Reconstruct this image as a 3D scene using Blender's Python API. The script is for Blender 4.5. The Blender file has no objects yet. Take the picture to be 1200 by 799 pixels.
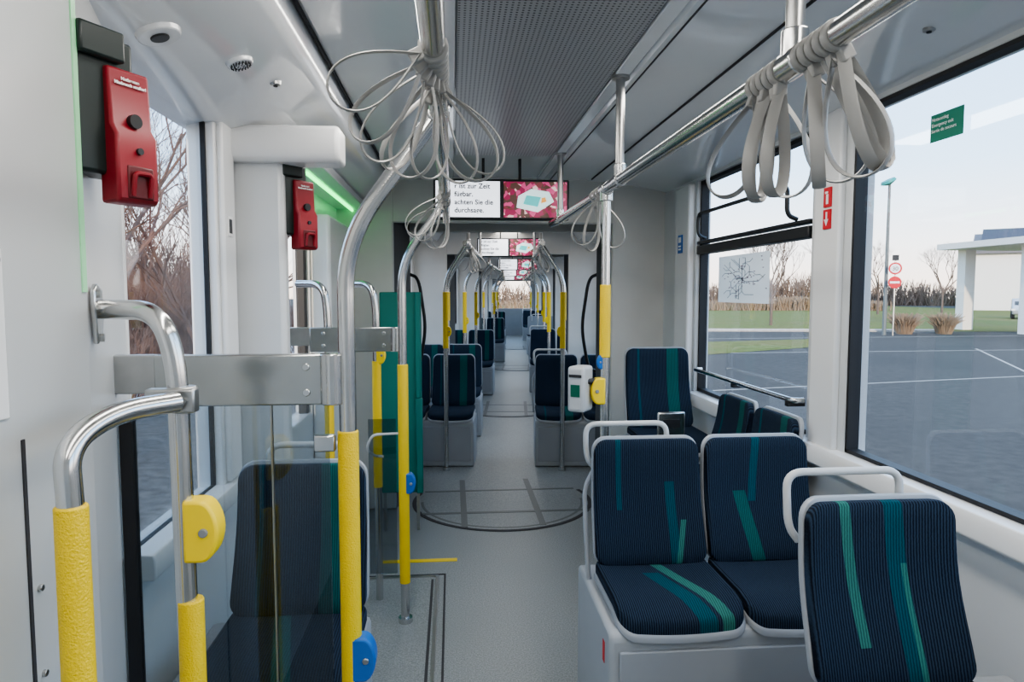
import bpy, bmesh, math, random
from mathutils import Vector, Matrix, Euler, noise
random.seed(4)
S=bpy.context.scene; COL=S.collection
R=math.radians
# ------------------------------------------------------------------ materials
def nn(nt,t,**k):
    n=nt.nodes.new(t)
    for a,b in k.items(): setattr(n,a,b)
    return n
def mth(nt,op,a,b=None,c=None):
    n=nt.nodes.new('ShaderNodeMath'); n.operation=op
    for i,v in enumerate((a,b,c)):
        if v is None: continue
        if isinstance(v,(int,float)): n.inputs[i].default_value=v
        else: nt.links.new(v,n.inputs[i])
    return n.outputs[0]
def c4(c): return (c[0],c[1],c[2],1)
def base(name):
    m=bpy.data.materials.new(name); m.use_nodes=True
    nt=m.node_tree; b=nt.nodes['Principled BSDF']
    return m,nt,b
def mixc(nt,fac,a,b):
    n=nt.nodes.new('ShaderNodeMix'); n.data_type='RGBA'
    if isinstance(fac,(int,float)): n.inputs[0].default_value=fac
    else: nt.links.new(fac,n.inputs[0])
    for i,v in ((6,a),(7,b)):
        if isinstance(v,tuple): n.inputs[i].default_value=c4(v)
        else: nt.links.new(v,n.inputs[i])
    return n.outputs[2]
def mat(name,col,rough=.5,metal=0,var=.06,scale=6,bump=0,bscale=80,emis=None,es=0,coat=0,transl=0,spec=None):
    m,nt,b=base(name)
    tc=nn(nt,'ShaderNodeTexCoord'); no=nn(nt,'ShaderNodeTexNoise')
    no.inputs['Scale'].default_value=scale; no.inputs['Detail'].default_value=3
    nt.links.new(tc.outputs['Object'],no.inputs['Vector'])
    lo=tuple(x*(1-var) for x in col); hi=tuple(min(1,x*(1+var)) for x in col)
    cc=mixc(nt,no.outputs['Fac'],lo,hi)
    nt.links.new(cc,b.inputs['Base Color'])
    b.inputs['Roughness'].default_value=rough; b.inputs['Metallic'].default_value=metal
    if coat: b.inputs['Coat Weight'].default_value=coat
    if spec is not None: b.inputs['Specular IOR Level'].default_value=spec
    if bump:
        n2=nn(nt,'ShaderNodeTexNoise'); n2.inputs['Scale'].default_value=bscale
        nt.links.new(tc.outputs['Object'],n2.inputs['Vector'])
        bp=nn(nt,'ShaderNodeBump'); bp.inputs['Strength'].default_value=bump; bp.inputs['Distance'].default_value=.005
        nt.links.new(n2.outputs['Fac'],bp.inputs['Height']); nt.links.new(bp.outputs[0],b.inputs['Normal'])
    if emis: 
        b.inputs['Emission Color'].default_value=c4(emis); b.inputs['Emission Strength'].default_value=es
    if transl:
        t=nn(nt,'ShaderNodeBsdfTranslucent'); nt.links.new(cc,t.inputs[0]); mx=nn(nt,'ShaderNodeMixShader'); mx.inputs[0].default_value=transl
        nt.links.new(b.outputs[0],mx.inputs[1]); nt.links.new(t.outputs[0],mx.inputs[2]); nt.links.new(mx.outputs[0],nt.nodes['Material Output'].inputs['Surface'])
    return m
def glassmat(name,tint,refl=.08,k=.5):
    m,nt,b=base(name); nt.nodes.remove(b)
    out=nt.nodes['Material Output']
    tr=nn(nt,'ShaderNodeBsdfTransparent'); tr.inputs[0].default_value=c4(tint)
    gl=nn(nt,'ShaderNodeBsdfGlossy'); gl.inputs['Roughness'].default_value=.02; gl.inputs[0].default_value=(.95,.97,1,1)
    fr=nn(nt,'ShaderNodeLayerWeight'); fr.inputs[0].default_value=.25
    f=mth(nt,'MULTIPLY_ADD',fr.outputs['Fresnel'],k,refl*.3)
    mx=nn(nt,'ShaderNodeMixShader'); nt.links.new(f,mx.inputs[0]); nt.links.new(tr.outputs[0],mx.inputs[1]); nt.links.new(gl.outputs[0],mx.inputs[2])
    nt.links.new(mx.outputs[0],out.inputs['Surface'])
    return m
def fabric(name,bands):
    m,nt,b=base(name)
    tc=nn(nt,'ShaderNodeTexCoord'); sp=nn(nt,'ShaderNodeSeparateXYZ'); nt.links.new(tc.outputs['Object'],sp.inputs[0])
    x,y=sp.outputs[0],sp.outputs[1]
    no=nn(nt,'ShaderNodeTexNoise'); no.inputs['Scale'].default_value=140; nt.links.new(tc.outputs['Object'],no.inputs['Vector'])
    s=mth(nt,'SINE',mth(nt,'MULTIPLY_ADD',x,2*math.pi/.0075,mth(nt,'MULTIPLY',no.outputs['Fac'],2.2)))
    s=mth(nt,'MULTIPLY_ADD',s,.5,.5)
    col=mixc(nt,s,(.003,.005,.012),(.024,.044,.074))
    for (a,bb,sl,y0,y1,c) in bands:
        u=mth(nt,'SUBTRACT',x,mth(nt,'MULTIPLY',y,sl))
        k=mth(nt,'MULTIPLY',mth(nt,'GREATER_THAN',u,a),mth(nt,'LESS_THAN',u,bb))
        k=mth(nt,'MULTIPLY',k,mth(nt,'MULTIPLY',mth(nt,'GREATER_THAN',y,y0),mth(nt,'LESS_THAN',y,y1)))
        k=mth(nt,'MULTIPLY',k,mth(nt,'MULTIPLY_ADD',s,.5,.35))
        col=mixc(nt,k,col,c)
    nt.links.new(col,b.inputs['Base Color']); b.inputs['Roughness'].default_value=.9
    b.inputs['Specular IOR Level'].default_value=.2
    bp=nn(nt,'ShaderNodeBump'); bp.inputs['Strength'].default_value=.3; bp.inputs['Distance'].default_value=.002
    nt.links.new(s,bp.inputs['Height']); nt.links.new(bp.outputs[0],b.inputs['Normal'])
    return m
def perf(name):
    m,nt,b=base(name)
    tc=nn(nt,'ShaderNodeTexCoord'); sp=nn(nt,'ShaderNodeSeparateXYZ'); nt.links.new(tc.outputs['Object'],sp.inputs[0])
    fx=mth(nt,'SUBTRACT',mth(nt,'FRACT',mth(nt,'MULTIPLY',sp.outputs[0],60)),.5)
    fy=mth(nt,'SUBTRACT',mth(nt,'FRACT',mth(nt,'MULTIPLY',sp.outputs[1],60)),.5)
    d=mth(nt,'SQRT',mth(nt,'ADD',mth(nt,'MULTIPLY',fx,fx),mth(nt,'MULTIPLY',fy,fy)))
    k=mth(nt,'LESS_THAN',d,.23)
    nt.links.new(mixc(nt,k,(.38,.385,.395),(.05,.05,.055)),b.inputs['Base Color']); b.inputs['Roughness'].default_value=.4
    return m
def speckle(name,c1,c2,sc,rough=.6,c3=None,sc3=1.5,spec=.5):
    m,nt,b=base(name)
    tc=nn(nt,'ShaderNodeTexCoord'); no=nn(nt,'ShaderNodeTexNoise'); no.inputs['Scale'].default_value=sc; no.inputs['Detail'].default_value=4
    nt.links.new(tc.outputs['Object'],no.inputs['Vector'])
    r=nn(nt,'ShaderNodeMapRange'); r.inputs[1].default_value=.35; r.inputs[2].default_value=.65; nt.links.new(no.outputs['Fac'],r.inputs[0])
    col=mixc(nt,r.outputs[0],c1,c2)
    if c3:
        n2=nn(nt,'ShaderNodeTexNoise'); n2.inputs['Scale'].default_value=sc3; nt.links.new(tc.outputs['Object'],n2.inputs['Vector'])
        r2=nn(nt,'ShaderNodeMapRange'); r2.inputs[1].default_value=.45; r2.inputs[2].default_value=.7; r2.inputs[4].default_value=.6; nt.links.new(n2.outputs['Fac'],r2.inputs[0])
        col=mixc(nt,r2.outputs[0],col,c3)
    nt.links.new(col,b.inputs['Base Color']); b.inputs['Roughness'].default_value=rough; b.inputs['Specular IOR Level'].default_value=spec
    return m
def screenpic(name):
    m,nt,b=base(name)
    tc=nn(nt,'ShaderNodeTexCoord'); v=nn(nt,'ShaderNodeTexVoronoi'); v.inputs['Scale'].default_value=34
    nt.links.new(tc.outputs['Object'],v.inputs['Vector'])
    cr=nn(nt,'ShaderNodeValToRGB'); sx=nn(nt,'ShaderNodeSeparateColor'); nt.links.new(v.outputs['Color'],sx.inputs[0]); nt.links.new(sx.outputs[0],cr.inputs[0])
    e=cr.color_ramp.elements; e[0].color=(.30,.02,.08,1); e[1].color=(.75,.35,.42,1); cr.color_ramp.interpolation='CONSTANT'
    for p,c in ((.25,(.10,.05,.04,1)),(.5,(.60,.08,.22,1)),(.75,(.20,.04,.05,1)),(.9,(.8,.5,.5,1))): q=e.new(p); q.color=c
    nt.links.new(cr.outputs[0],b.inputs['Base Color']); nt.links.new(cr.outputs[0],b.inputs['Emission Color']); b.inputs['Emission Strength'].default_value=.8
    b.inputs['Roughness'].default_value=.3
    return m
M={}
M['wall']=mat('light_grey_lining',(.60,.615,.62),.30,var=.03)
M['white']=mat('white_lining',(.78,.785,.785),.26,var=.02)
M['ceil']=mat('ceiling_lining',(.76,.78,.80),.15,var=.03,coat=.5)
M['beige']=mat('gangway_lining',(.64,.63,.60),.38)
M['bellow']=mat('bellows_rubber',(.11,.115,.12),.6)
M['dark']=mat('dark_plastic',(.02,.022,.025),.4)
M['rubber']=mat('black_rubber',(.012,.012,.014),.55)
M['seam']=mat('dark_seam',(.04,.04,.045),.7)
M['steel']=mat('brushed_steel',(.62,.62,.61),.2,1,var=.06,scale=30)
M['plate']=mat('brushed_plate_steel',(.46,.47,.46),.22,1,var=.12,scale=14)
M['steeld']=mat('worn_steel',(.46,.46,.45),.3,1,var=.12,scale=20)
M['yellow']=mat('yellow_grip',(.86,.60,.015),.4,bump=.6,bscale=260)
M['yel']=mat('yellow_plastic',(.88,.64,.02),.4)
M['blue']=mat('blue_plastic',(.01,.13,.45),.4)
M['red']=mat('red_enamel',(.25,.010,.020),.38)
M['redd']=mat('dark_red_enamel',(.11,.005,.008),.4)
M['bgreen']=mat('dark_green_housing',(.010,.020,.018),.35)
M['strap']=mat('grey_strap',(.33,.325,.31),.42)
M['shell']=mat('seat_shell_grey',(.33,.35,.375),.38)
M['handle']=mat('light_handle_plastic',(.52,.53,.53),.3)
M['ped']=mat('pedestal_grey',(.37,.39,.41),.38)
M['teal']=mat('teal_panel',(.0,.17,.135),.5)
M['floor']=speckle('floor_covering',(.165,.180,.182),(.305,.325,.328),150,.42,(.215,.235,.238))
M['floor3']=speckle('mat_covering',(.085,.095,.095),(.15,.16,.16),220,.45)
M['grey']=mat('grey_plastic',(.22,.23,.24),.45)
M['perf']=perf('perforated_panel')
M['glass']=glassmat('window_glass',(.95,.96,.965),.03,.10)
M['pglass']=glassmat('partition_glass',(.64,.68,.70),.16,.35)
M['green']=mat('green_light',(.1,.6,.15),.4,emis=(.08,1,.22),es=4.0)
M['greenlo']=mat('green_reflection',(.35,.62,.40),.4,emis=(.10,.9,.25),es=.15)  # faint emission imitating green light reflected from the door strip
M['gsign']=mat('green_sign',(.0,.16,.09),.5,transl=.3)
M['wsign']=mat('white_sign',(.85,.85,.85),.5)
M['msign']=mat('map_sheet',(.88,.86,.80),.5,transl=.4)
M['txt']=mat('white_text',(.85,.85,.85),.5)
M['btxt']=mat('black_text',(.01,.01,.01),.6)
M['scr']=mat('lit_screen_white',(.8,.8,.8),.3,emis=(.85,.9,1),es=1.5)
M['scrp']=screenpic('lit_screen_picture')
M['card']=mat('screen_card',(.7,.8,.8),.4,emis=(.6,.85,.85),es=1.0)
M['cardt']=mat('screen_teal',(.1,.5,.5),.4,emis=(.1,.6,.6),es=.8)
M['cardo']=mat('screen_orange',(.8,.4,.1),.4,emis=(.9,.4,.1),es=.8)
G=(.012,.13,.115); T=(.005,.085,.11); LG=(.045,.21,.165)
M['fabA']=fabric('moquette_green_line',[(-.075,-.045,-.09,.10,.60,LG),(.035,.085,-.06,-.1,.60,T),(.07,.085,-.06,-.3,.3,LG)])
M['fabB']=fabric('moquette_short_bar',[(.075,.11,-.03,-.3,.30,T),(.09,.11,.18,-.3,.16,LG),(-.12,-.10,0,.2,.6,T)])
M['fabC']=fabric('moquette_diagonal',[(-.06,-.03,.10,.22,.60,T),(-.04,.01,-.22,-.3,.26,G)])
M['fabD']=fabric('moquette_cushion',[(-.03,.03,-.35,-.3,.08,T),(.045,.085,-.35,-.3,.20,LG)])
M['fabE']=fabric('moquette_side_band',[(.06,.13,0,-.3,.7,G),(-.13,-.115,0,-.3,.7,T)])
M['fabP']=fabric('moquette_plain',[])
M['asph']=speckle('asphalt',(.082,.080,.078),(.100,.098,.095),6,1,(.076,.075,.074),.25,.04)
M['cob']=speckle('cobbles',(.14,.125,.12),(.26,.24,.23),9,.8)
M['grass']=speckle('lawn',(.10,.125,.035),(.17,.19,.06),3,.95,(.19,.15,.07),.3,.1)
M['kerb']=speckle('kerb_stone',(.35,.33,.31),(.45,.43,.4),9,.8)
M['bark']=mat('bark',(.15,.11,.09),.9,var=.3)
M['twig']=mat('winter_twig',(.17,.10,.075),.9,var=.4,scale=1)
M['twig2']=mat('winter_twig_warm',(.22,.15,.105),.9,var=.4,scale=.6)
M['dry']=mat('dry_grass',(.34,.25,.17),.9,var=.3,scale=5)
M['build']=mat('white_render',(.80,.77,.72),.7)
M['roof']=mat('roof_grey',(.16,.15,.16),.7)
M['solar']=mat('solar_panel',(.02,.025,.05),.5)
M['car']=mat('silver_car_paint',(.5,.52,.55),.3,.4)
M['carg']=mat('car_glass',(.03,.04,.05),.15)
M['paint']=mat('road_paint',(.40,.40,.39),.8,spec=.1)
M['signr']=mat('sign_red',(.6,.02,.03),.5)
M['lampg']=mat('lamp_green',(.03,.28,.26),.4)
M['post']=mat('painted_post',(.14,.16,.16),.5)

# ------------------------------------------------------------------ mesh builder
def fillet(pts,r,n=6):
    pts=[Vector(p) for p in pts]; out=[pts[0]]
    for i in range(1,len(pts)-1):
        a,b,c=pts[i-1],pts[i],pts[i+1]
        ra=min(r,(a-b).length*.49); rc=min(r,(c-b).length*.49)
        p0=b+(a-b).normalized()*ra; p2=b+(c-b).normalized()*rc
        for k in range(n+1):
            t=k/n; out.append(p0*(1-t)**2+b*2*t*(1-t)+p2*t*t)
    out.append(pts[-1]); return out
class MB:
    def __init__(s): s.v=[]; s.f=[]
    def add(s,v,f,Mx=None):
        o=len(s.v)
        s.v+=[(Mx@Vector(p)) if Mx else Vector(p) for p in v]; s.f+=[[i+o for i in q] for q in f]; return s
    def box(s,x0,x1,y0,y1,z0,z1,Mx=None):
        v=[(x,y,z) for z in (z0,z1) for y in (y0,y1) for x in (x0,x1)]
        return s.add(v,[(0,2,3,1),(4,5,7,6),(0,1,5,4),(2,6,7,3),(0,4,6,2),(1,3,7,5)],Mx)
    def sweep(s,pts,rad,seg=12,closed=False,oval=None,ref=None,caps=True):
        pts=[Vector(p) for p in pts]; n=len(pts); vs=[]; fs=[]
        up=None
        for i,p in enumerate(pts):
            if closed: t=pts[(i+1)%n]-pts[i-1]
            else: t=pts[min(i+1,n-1)]-pts[max(i-1,0)]
            t.normalize()
            if ref is not None: a=Vector(ref); a=(a-t*a.dot(t)).normalized()
            else:
                if up is None: up=Vector((0,0,1)) if abs(t.z)<.9 else Vector((1,0,0))
                a=(up-t*up.dot(t)).normalized(); up=a
            b=t.cross(a)
            r=rad[i] if isinstance(rad,(list,tuple)) else rad
            for k in range(seg):
                an=2*math.pi*k/seg
                ra,rb=(oval if oval else (r,r))
                vs.append(p+a*math.cos(an)*ra+b*math.sin(an)*rb)
        m=n if closed else n-1
        for i in range(m):
            j=(i+1)%n
            for k in range(seg):
                l=(k+1)%seg; fs.append((i*seg+k,i*seg+l,j*seg+l,j*seg+k))
        if not closed and caps:
            fs.append(tuple(range(seg))[::-1]); fs.append(tuple((n-1)*seg+k for k in range(seg)))
        return s.add(vs,fs)
    def cyl(s,p0,p1,r,seg=16,r2=None):
        return s.sweep([p0,p1],[r,r if r2 is None else r2],seg)
    def prism(s,poly,a,b,axis='y'):
        n=len(poly); 
        def P(u,w,t): return (u,t,w) if axis=='y' else ((t,u,w) if axis=='x' else (u,w,t))
        v=[P(u,w,a) for u,w in poly]+[P(u,w,b) for u,w in poly]
        f=[(i,(i+1)%n,n+(i+1)%n,n+i) for i in range(n)]+[tuple(range(n))[::-1],tuple(range(n,2*n))]
        return s.add(v,f)
    def obj(s,name,m,parent=None,loc=(0,0,0),rot=None,bevel=0,smooth=None,Mx=None,bseg=2):
        me=bpy.data.meshes.new(name); me.from_pydata([tuple(v) for v in s.v],[],s.f); me.update()
        bm=bmesh.new(); bm.from_mesh(me); bmesh.ops.recalc_face_normals(bm,faces=bm.faces); bm.to_mesh(me); bm.free()
        me.materials.append(M[m] if isinstance(m,str) else m)
        o=bpy.data.objects.new(name,me); COL.objects.link(o)
        if parent: o.parent=parent
        if Mx is not None: o.matrix_local=Mx
        else:
            o.location=loc
            if rot: o.rotation_euler=rot
        if bevel:
            b=o.modifiers.new('bevel','BEVEL'); b.width=bevel; b.segments=bseg; b.limit_method='ANGLE'; b.angle_limit=R(40)
        for p in me.polygons: p.use_smooth=True
        me.set_sharp_from_angle(angle=R(38))
        return o
def tag(o,label,cat,group=None,kind=None):
    o['label']=label; o['category']=cat
    if group: o['group']=group
    if kind: o['kind']=kind
    return o
def root(name,label,cat,loc=(0,0,0),rz=0,group=None,Mx=None):
    e=bpy.data.objects.new(name,None); e.empty_display_size=.1; COL.objects.link(e)
    if Mx is not None: e.matrix_world=Mx
    else: e.location=loc; e.rotation_euler=(0,0,rz)
    return tag(e,label,cat,group)
KIDS={}
def copy_tree(o,Mx=None,parent=None,label=None,group=None):
    c=o.copy(); COL.objects.link(c)
    if parent: c.parent=parent
    if Mx is not None: c.matrix_world=Mx
    if label: c['label']=label
    if group: c['group']=group
    for ch in list(KIDS.get(o.name,[])): copy_tree(ch,None,c)
    return c
def kids(rt):
    st=[rt]
    while st:
        a=st.pop(); KIDS[a.name]=[o for o in bpy.data.objects if o.parent==a]; st+=KIDS[a.name]
def struct(o,label,cat): return tag(o,label,cat,kind='structure')
def text(name,body,size,m,parent,Mx,align='LEFT',sp=1.0,bold=0):
    cu=bpy.data.curves.new(name,'FONT'); cu.body=body; cu.size=size; cu.align_x=align; cu.extrude=.0004; cu.space_line=sp; cu.offset=bold
    t=bpy.data.objects.new(name,cu); COL.objects.link(t)
    bpy.context.view_layer.update()
    me=bpy.data.meshes.new_from_object(t.evaluated_get(bpy.context.evaluated_depsgraph_get()))
    bpy.data.objects.remove(t)
    me.materials.clear(); me.materials.append(M[m])
    o=bpy.data.objects.new(name,me); COL.objects.link(o)
    if parent: o.parent=parent
    o.matrix_local=Mx; return o
def TM(x,y,z,rx=0,ry=0,rz=0): return Matrix.Translation((x,y,z))@Euler((R(rx),R(ry),R(rz))).to_matrix().to_4x4()
# frames of the rear cars: each pivots about a gangway turntable
PIV=Vector((.375,5.14,0))
RF=Matrix.Translation(PIV)@Matrix.Rotation(R(-5.3),4,'Z')
RF2=RF@Matrix.Translation((0,4.2,0))@Matrix.Rotation(R(-1.6),4,'Z')@Matrix.Translation((0,-4.2,0))
RF3=RF2@Matrix.Translation((0,9.4,0))@Matrix.Rotation(R(2.2),4,'Z')@Matrix.Translation((0,-9.4,0))
FR=[RF,RF2,RF3,RF3]

# ------------------------------------------------------------------ structure of the front car
XL,XR=-.82,1.58
SZ,WZ=.965,2.31
o=MB().box(XL-.1,XR+.1,-1.7,5.5,-.08,0).obj('floor','floor'); struct(o,'grey speckled vinyl floor of the tram aisle','floor')
o=MB().box(-1.3,1.3,.0,4.2,-.083,-.003).obj('floor.001','floor',Mx=RF); struct(o,'grey speckled vinyl floor of the following car','floor')
o=MB().box(-1.5,1.5,4.0,20.5,-.087,-.006).obj('floor.002','floor',Mx=RF2); struct(o,'grey speckled vinyl floor of the far cars','floor')
b=MB()
b.box(XR,XR+.09,-1.7,5.06,0,SZ-.03).box(XR,XR+.09,-1.7,5.06,WZ,2.5)
for y0,y1 in ((-1.7,-1.3),(.35,.55),(2.60,2.90),(4.33,5.06)): b.box(XR-.005,XR+.09,y0,y1,SZ-.04,WZ+.01)
o=b.obj('wall_right','wall',bevel=.006); struct(o,'light grey side wall lining below and between the windows','wall')
o=MB().prism([(XR-.05,SZ-.10),(XR-.06,SZ-.09),(XR-.06,SZ-.035),(XR-.05,SZ-.015),(XR+.05,SZ-.01),(XR+.05,SZ-.10)],-1.7,5.0).obj('trim_1','white',bevel=.004)
struct(o,'white window sill ledge along the side wall','window sill')
o=MB().box(XR-.03,XR,2.645,2.84,SZ-.02,2.34).obj('trim_2','white',bevel=.01); struct(o,'white pillar cover between two large windows','pillar')
o=MB().box(XR-.05,XR,4.36,4.62,SZ-.02,2.3).obj('trim_3','white',bevel=.012); struct(o,'white pillar cover beside the gangway','pillar')
b=MB().prism([(-1.0,-1.7),(-.70,-1.7),(-.70,1.38),(-.715,1.41),(-.82,1.80),(-1.0,1.80)],0,2.5,'z')
o=b.obj('wall_left','wall',bevel=.004); struct(o,'light grey angled pillar and equipment cabinet wall','wall')
b=MB()
b.box(XL-.09,XL,1.8,5.06,0,SZ-.06).box(XL-.09,XL,1.8,5.06,2.2,2.5)
for y0,y1 in ((1.79,1.81),(2.48,3.0),(4.02,5.06)): b.box(XL-.09,XL+.004,y0,y1,SZ-.08,2.21)
o=b.obj('wall_left.001','white',bevel=.006); struct(o,'white side wall lining around the small window and door','wall')
o=MB().prism([(XL+.035,SZ-.125),(XL+.040,SZ-.115),(XL+.040,SZ-.07),(XL+.035,SZ-.055),(XL-.05,SZ-.05),(XL-.05,SZ-.125)],1.82,2.66).obj('trim_4','white',bevel=.004)
struct(o,'white window sill ledge beside the pillar','window sill')
o=MB().box(XL,XL+.025,2.50,2.63,SZ-.05,2.2).obj('trim_5','white',bevel=.010); struct(o,'white pillar cover between window and door','pillar')
o=MB().box(-1.1,1.7,-1.78,-1.7,0,2.5).obj('wall_back','wall'); struct(o,'grey end wall of the car','wall')
o=MB().box(-.702,-.697,1.365,1.38,1.6,2.45).obj('trim_6','greenlo'); struct(o,'thin glowing green strip imitating the door light reflected on the pillar edge','light strip')  # added glowing strip, stands in for the door light's green reflection
o=MB().box(-.7005,-.6975,1.160,1.168,0,1.36).obj('trim_7','seam'); struct(o,'dark vertical panel joint on the cabinet wall','panel joint')
o=MB().box(-.703,-.697,.85,1.135,1.40,1.67).obj('cabinet_door','white',bevel=.004); tag(o,'light grey rounded service flap on the cabinet wall','service flap')
for i,(yy,zz) in enumerate(((1.12,1.65),(1.19,1.10),(1.19,.95))):
    o=MB().cyl((-.704,yy,zz),(-.694,yy,zz),.006,12).obj('panel_screw','steeld',bevel=.001); tag(o,'small steel panel screw on the cabinet wall','screw','cabinet wall screws')
o=MB().box(XL,-.63,2.66,2.74,0,2.10).obj('wall_partition','wall',bevel=.02); struct(o,'grey door partition panel behind the single seat','partition wall')
b=MB().prism([(2.60,2.11),(2.60,2.18),(2.62,2.215),(2.70,2.215),(2.76,2.215),(2.76,2.08),(2.62,2.08)],XL,-.41,'x')
o=b.obj('trim_8','white',bevel=.018,bseg=4); struct(o,'white rounded cross beam above the door partition','beam')
o=MB().box(XL+.003,-.70,4.05,5.0,0,2.05).obj('trim_9','white',bevel=.02); struct(o,'white door post column beside the gangway','column')
d=MB().box(XL-.05,XL-.03,3.0,4.02,.1,2.2).obj('door_1','glass'); struct(d,'glazed tram door leaf with black rubber edges','door')
MB().box(XL-.06,XL-.01,3.0,3.06,0,2.2).box(XL-.06,XL-.01,3.96,4.02,0,2.2).box(XL-.06,XL-.01,3.0,4.02,0,.14).box(XL-.06,XL-.01,3.0,4.02,2.12,2.2).box(XL-.06,XL-.012,3.48,3.53,0,2.2).obj('door_frame','rubber',d,bevel=.006)
def window(n,x,y0,y1,z0,z1,label,Mx=None,s=1,fw=.02,gi=.02,go=.03):
    g=MB().box(x,x+.008*s,y0,y1,z0,z1).obj(n,'glass',Mx=Mx); struct(g,label,'window')
    a,c=(x-gi*s,x+go*s); a,c=min(a,c),max(a,c)
    MB().box(a,c,y0,y0+fw,z0,z1).box(a,c,y1-fw,y1,z0,z1).box(a,c,y0,y1,z0,z0+fw).box(a,c,y0,y1,z1-fw,z1).obj('gasket','rubber',g)
    return g
window('window_1',XR+.02,.55,2.60,SZ-.01,WZ,'large fixed side window looking onto an asphalt yard',fw=.014)
w2=window('window_2',XR+.04,2.90,4.33,SZ-.01,WZ,'side window with a tilting upper pane and map sticker')
MB().box(XR-.01,XR+.05,2.92,4.31,1.84,1.895).box(XR-.01,XR+.04,2.92,4.31,1.905,1.925).obj('tilt_pane_frame','dark',w2,bevel=.006)
MB().sweep(fillet([(XR-.01,4.15,1.93),(XR-.06,4.15,1.95),(XR-.06,4.15,2.08),(XR-.06,3.02,2.08),(XR-.06,3.02,1.95),(XR-.01,3.02,1.93)],.04),.011,8).obj('pane_handle','dark',w2)
window('window_3',XR+.04,-1.3,.35,SZ-.01,WZ,'side window beside the standing area')
window('window_4',XL-.030,1.81,2.48,SZ-.06,2.2,'narrow side window beside the angled pillar',s=-1,fw=.010,gi=.006,go=.010)
prof=[(-.93,2.17),(-.80,2.19),(-.47,2.30),(-.44,2.33),(-.43,2.40),(-.06,2.405),(-.04,2.425),(.66,2.425),(.68,2.40),(.98,2.42),(1.0,2.41),(1.35,2.38),(1.68,2.31)]
def ceiling(prof,y0,y1,name,Mx=None):
    b=MB(); n=len(prof)
    v=[(x,y0,z) for x,z in prof]+[(x,y1,z) for x,z in prof]+[(x,y0,z+.05) for x,z in prof]+[(x,y1,z+.05) for x,z in prof]
    f=[(i,i+1,n+i+1,n+i) for i in range(n-1)]+[(2*n+i,2*n+i+1,3*n+i+1,3*n+i) for i in range(n-1)]
    f+=[(i,i+1,2*n+i+1,2*n+i) for i in range(n-1)]+[(n+i,n+i+1,3*n+i+1,3*n+i) for i in range(n-1)]
    b.add(v,f); return b.obj(name,'ceil',Mx=Mx)
o=ceiling(prof,-1.7,5.06,'ceiling'); struct(o,'light grey moulded tram ceiling lining','ceiling')
o=MB().box(.02,.60,-1.6,4.1,2.405,2.42).obj('trim_10','perf',bevel=.003); struct(o,'grey perforated metal ceiling panel','ceiling panel')
b=MB().box(-.04,.015,-1.6,4.9,2.40,2.424).box(.605,.66,-1.6,4.9,2.40,2.424)
o=b.obj('trim_11','ceil',bevel=.004); struct(o,'narrow edge rails of the perforated ceiling panel','ceiling trim')
o=MB().box(.70,.705,-1.6,4.9,2.398,2.408).box(-.425,-.418,-1.6,4.9,2.385,2.40).box(1.0,1.004,-1.6,4.9,2.40,2.412).obj('trim_12','seam'); struct(o,'dark longitudinal ceiling joints','ceiling joint')
def portal(y,name,Mx,xc,hw,x0,x1,z=2.10,m='beige',t=.06):
    b=MB().box(x0,xc-hw,y,y+t,0,2.46).box(xc+hw,x1,y,y+t,0,2.46).box(xc-hw-.01,xc+hw+.01,y,y+t,z,2.46)
    o=b.obj(name,m,Mx=Mx,bevel=.012); return struct(o,'grey gangway portal frame across the car','portal')
I4=Matrix.Identity(4)
portal(5.0,'wall_portal',I4,.38,.80,XL-.05,XR+.05)
def bellows(name,a0,a1,Mx,Mx2):
    p0=Mx@Vector(a0); p1=Mx2@Vector(a1)
    dirv=(p1-p0); n=14; side=Vector((dirv.y,-dirv.x,0)).normalized()
    pts=[p0+dirv*i/n+side*(.02 if i%2 else -.02) for i in range(n+1)]
    v=[(p.x,p.y,0) for p in pts]+[(p.x,p.y,2.42) for p in pts]
    f=[(i,i+1,n+2+i,n+1+i) for i in range(n)]
    o=MB().add(v,f).obj(name,'bellow'); return struct(o,'dark grey folded gangway bellows wall','bellows')
bellows('wall_gangway',(-.40,5.05,0),(-.80,.60,0),I4,RF)
bellows('wall_gangway.001',(1.19,5.05,0),(.80,.60,0),I4,RF)
o=MB().box(-.5,1.4,5.03,5.85,2.2,2.26).obj('ceiling.001','bellow'); struct(o,'dark gangway ceiling','ceiling')
# turntable
n=64; rr=.67
disc=[(rr*math.cos(2*math.pi*i/n),rr*math.sin(2*math.pi*i/n)) for i in range(n)]
tt=MB().prism(disc,0,.003,'z').obj('turntable','floor',loc=PIV); tag(tt,'round grey gangway turntable plate set in the floor','turntable')
def arc(r,a0,a1,z,m=40): return [(r*math.cos(R(a0+(a1-a0)*i/m)),r*math.sin(R(a0+(a1-a0)*i/m)),z) for i in range(m+1)]
MB().sweep(arc(rr,160,380,.0025),.01,6,oval=(.003,.018)).obj('edge_ring','seam',tt)
b=MB()
for xx in (-.30,.24): b.box(xx-.022,xx+.022,-.585,.585,.0025,.0045)
b.box(-.63,.63,-.30,-.262,.0025,.0047).box(-.60,.60,.255,.285,.0025,.0047)
b.obj('plate_joint','floor3',tt)
MB().sweep(arc(.61,180,360,.003),.01,6,oval=(.0018,.012)).obj('inner_ring','floor3',tt)
o=MB().box(-.46,.02,3.98,4.02,.0,.004).obj('floor_marking','yel'); tag(o,'thin yellow warning strip on the floor','floor marking')
h=MB().box(-.62,-.10,2.35,3.75,.0,.005).obj('floor_hatch','floor'); tag(h,'grey door area floor plate with thin dark metal edge','floor plate')
MB().box(-.10,-.085,2.35,3.75,0,.012).box(-.62,-.085,3.75,3.765,0,.012).obj('edge_rail','steeld',h)
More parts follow.
